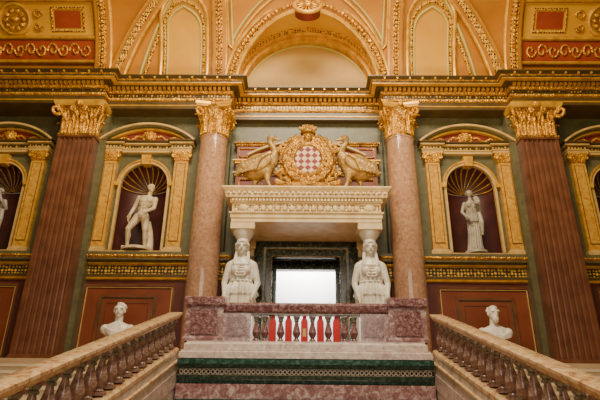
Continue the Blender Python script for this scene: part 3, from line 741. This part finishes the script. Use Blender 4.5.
# ------------------------------------------------------------------ balustrades
def baluster_mesh(h,mt1,mt2,f=1.0):
    m=M(mt1); u=h
    m.sqloft([(0,.06*f,.06*f,0,0),(.08*u,.06*f,.06*f,0,0)]); m.sqloft([(.92*u,.06*f,.06*f,0,0),(u,.06*f,.06*f,0,0)])
    m.lathe([(r*f,z) for r,z in((.045,.08*u),(.055,.1*u),(.05,.13*u),(.03,.17*u),(.045,.22*u),(.068,.32*u),(.07,.38*u),(.058,.5*u),(.035,.68*u),(.028,.76*u))],n=16)
    m.use(mt2); m.lathe([(r*f,z) for r,z in((.028,.76*u),(.045,.78*u),(.045,.82*u),(.034,.83*u),(.05,.88*u),(.055,.92*u))],n=16)
    return m
bal=thing('balustrade','rouge marble balcony balustrade with broad marble piers','balustrade',(0,-2.4,GF))
m=M(MAUVE); m.sqloft([(0,2.13,.28,0,-.02),(.1,2.13,.28,0,-.02),(.12,2.10,.26,0,-.02),(.14,2.10,.26,0,-.02)])
m.use(MAUVE); m.sqloft([(.14,2.07,.22,0,-.02),(.24,2.07,.22,0,-.02),(.28,2.04,.18,0,-.0),(.30,2.04,.18,0,0)])
m.make('base_rail',bal)
m=M(ROUGE); m.sqloft([(.80,1.47,.09,0,0),(.83,1.47,.13,0,0),(.92,1.47,.15,0,0),(.95,1.47,.15,0,0),(.98,1.47,.12,0,0)])
m.use(GREYG); m.box(-1.47,1.47,-.08,.08,.78,.80); m.make('hand_rail',bal)
for sx in(-1,1):
    m=M(ROUGE2); m.box(-.33,.33,-.15,.15,.30,.92)
    m.use(ROUGE); m.box(-.23,.23,-.165,0,.42,.84)
    m.use(ROUGE2); m.sqloft([(.30,.35,.18,0,0),(.35,.35,.18,0,0),(.38,.33,.15,0,0)])
    m.use(ROUGE); m.sqloft([(.90,.34,.16,0,0),(.93,.35,.19,0,0),(1.02,.355,.20,0,0),(1.06,.35,.19,0,0),(1.08,.33,.16,0,0)])
    a,b3=sorted((-sx*.33,-sx*.82))
    m.use(ROUGE2); m.box(a,b3,-.11,.11,.30,.80); m.use(ROUGE); a,b3=sorted((-sx*.42,-sx*.75)); m.box(a,b3,-.125,0,.40,.72)
    m.make('pier',bal,(sx*1.78,0,0),label='broad mottled purple-pink marble pier')
bm0=baluster_mesh(.48,ROUGE,GREYG,1.0); b0=None
for x in(-.87,-.72,-.44,-.16,.12,.40,.68,.85):
    if b0 is None: b0=bm0.make('baluster',bal,(x,0,.30),label='turned marble baluster')
    else: q=b0.copy(); COL.objects.link(q); q.location=(x,0,.30)
def redorn(lbl,gold,x):
    t=thing('red_ornament',lbl,'ornament',(x,-2.44,GF+.301),group='red ornaments on the balcony ledge')
    m=M(RED); m.sqloft([(0,.058,.03,0,0),(.02,.062,.034,0,0),(.34,.062,.034,0,0),(.38,.055,.03,0,0),(.41,.038,.024,0,0),(.45,.032,.02,0,0),(.47,.018,.012,0,0)])
    m.make('body',t)
    if gold:
        m=M(TANS); m.box(-.03,.03,-.038,-.03,.10,.24); m.make('gilt_badge',t,label='small pale gold badge')
    return t
r0=redorn('slender upright red lacquer ornament standing between marble balusters',False,-.58)
for x in(-.30,.26,.54): dup(r0,(x,-2.44,GF+.301))
redorn('upright red lacquer ornament with small pale gold badge',True,-.02)

SL=.307
def zr(d): return 1.92-SL*(9.4-d)
for s in(-1,1):
    X=s*2.27
    t=thing('stair_balustrade','sloping veined alabaster hand rail on turned marble balusters','balustrade',(X,-2.6,GF),group='stair balustrades')
    def yz(d,o): return (d-12.05+2.6,zr(d)+o-GF)
    def slab(m,prof,d0,d1):
        m.grid([[(x,)+yz(dd,z) for x,z in prof] for dd in(d0,d1)],cu=True,cap=True)
    m=M(ALAB); slab(m,[(-.12,-.04),(-.12,-.01),(-.10,0),(.10,0),(.12,-.01),(.12,-.04),(.09,-.07),(.08,-.10),(-.08,-.10),(-.09,-.07)],1.4,9.42); m.make('hand_rail',t,label='veined alabaster hand rail')
    m=M(ALAB); slab(m,[(-.12,-.68),(-.12,-.63),(-.09,-.60),(.09,-.60),(.12,-.63),(.12,-.68)],1.4,9.42); m.make('base_rail',t)
    m=M(PALEM); y1,z1=yz(9.42,-.68); y0,z0=yz(1.4,-.68); zf=-1.6-GF
    rows=[[(x,y0,zf),(x,y1,zf),(x,y1,z1),(x,y0,z0)] for x in(-.11,.11)]; m.grid(rows,cu=True,cap=True)
    m.use(ALAB); slab(m,[(-s*.11,-.84),(-s*.11,-.79),(-s*.14,-.80),(-s*.14,-.83)],1.4,9.42)
    m.use(MAUVE); slab(m,[(-s*.11,-1.22),(-s*.11,-.98),(-s*.125,-.98),(-s*.125,-1.22)],1.4,9.42)
    m.make('stringer',t,label='pale marble stringer wall')
    mm=baluster_mesh(.50,BALM,GREYG,1.15); bb=None; d=9.25
    while d>3.2:
        y,z=yz(d,-.601)
        if bb is None: bb=mm.make('baluster',t,(0,y,z),label='turned brown-grey marble baluster')
        else: q=bb.copy(); COL.objects.link(q); q.location=(0,y,z)
        d-=.30
    m=M(ROUGE2); y,z=yz(1.4,0); m.box(-.12,.12,y-.4,y,zf,z+.1); m.make('newel',t)
    st=thing('staircase','wide pale stone steps rising beside the balustrade','staircase',(s*2.41,-2.45,-1.6),group='side staircases')
    m=M(STEP); n=18; rise=2.75/n; run=rise/SL
    for i in range(n):
        y1=-(i)*run; x0,x1=sorted((0,s*5.2))
        zt2=2.75-rise*(i+1)
        if zt2<=.01: break
        m.box(x0,x1,y1-run,y1,0,zt2); m.box(x0,x1,y1-run-.03,y1-run+.0,zt2-.04,zt2)
    m.make('steps',st)
    w=M(MAROON); a,b2=sorted((s*7.64,s*9.5)); w.box(a,b2,-12,-2.45,-1.6,GF-.05); struct(w,'wall_stair_side')

# ------------------------------------------------------------------ lights
def area(n,loc,rot,size,e,c,sy=None):
    l=bpy.data.lights.new(n,'AREA'); l.energy=e; l.color=c; l.size=size
    if sy: l.shape='RECTANGLE'; l.size_y=sy
    o=bpy.data.objects.new(n,l); COL.objects.link(o); o.location=loc; o.rotation_euler=[math.radians(a) for a in rot]; return o
area('lantern_light',(0,-8,12.5),(28,0,0),5.5,2000,(1,.86,.60),3)
area('frontal_fill_light',(0,-13.5,5),(80,0,0),6,330,(1,.90,.72),4)  # added frontal fill behind the camera, lifts faces left dark by overhead light
area('ceiling_fill_light',(0,-4.2,4.5),(165,0,0),9,430,(1,.84,.45),.8)  # added fill aimed upward to brighten the vault, no fixture there
area('inner_room_light',(0,1.5,4.85),(25,0,0),2,420,(1,.98,.95),.5)
wd=bpy.data.worlds.new('W'); SC.world=wd; wd.use_nodes=True
wd.node_tree.nodes['Background'].inputs[0].default_value=(1,.86,.66,1); wd.node_tree.nodes['Background'].inputs[1].default_value=.15

# ------------------------------------------------------------------ camera
cd=bpy.data.cameras.new('Camera'); cd.lens=32.4; cd.sensor_width=36; cd.clip_end=200
co=bpy.data.objects.new('Camera',cd); COL.objects.link(co)
Mx=Matrix.Rotation(math.radians(.74),4,'Z')@Matrix.Rotation(math.radians(113.4),4,'X')@Matrix.Rotation(math.radians(.65),4,'Z')
co.matrix_world=Matrix.Translation((0,-12.05,0))@Mx
SC.camera=co
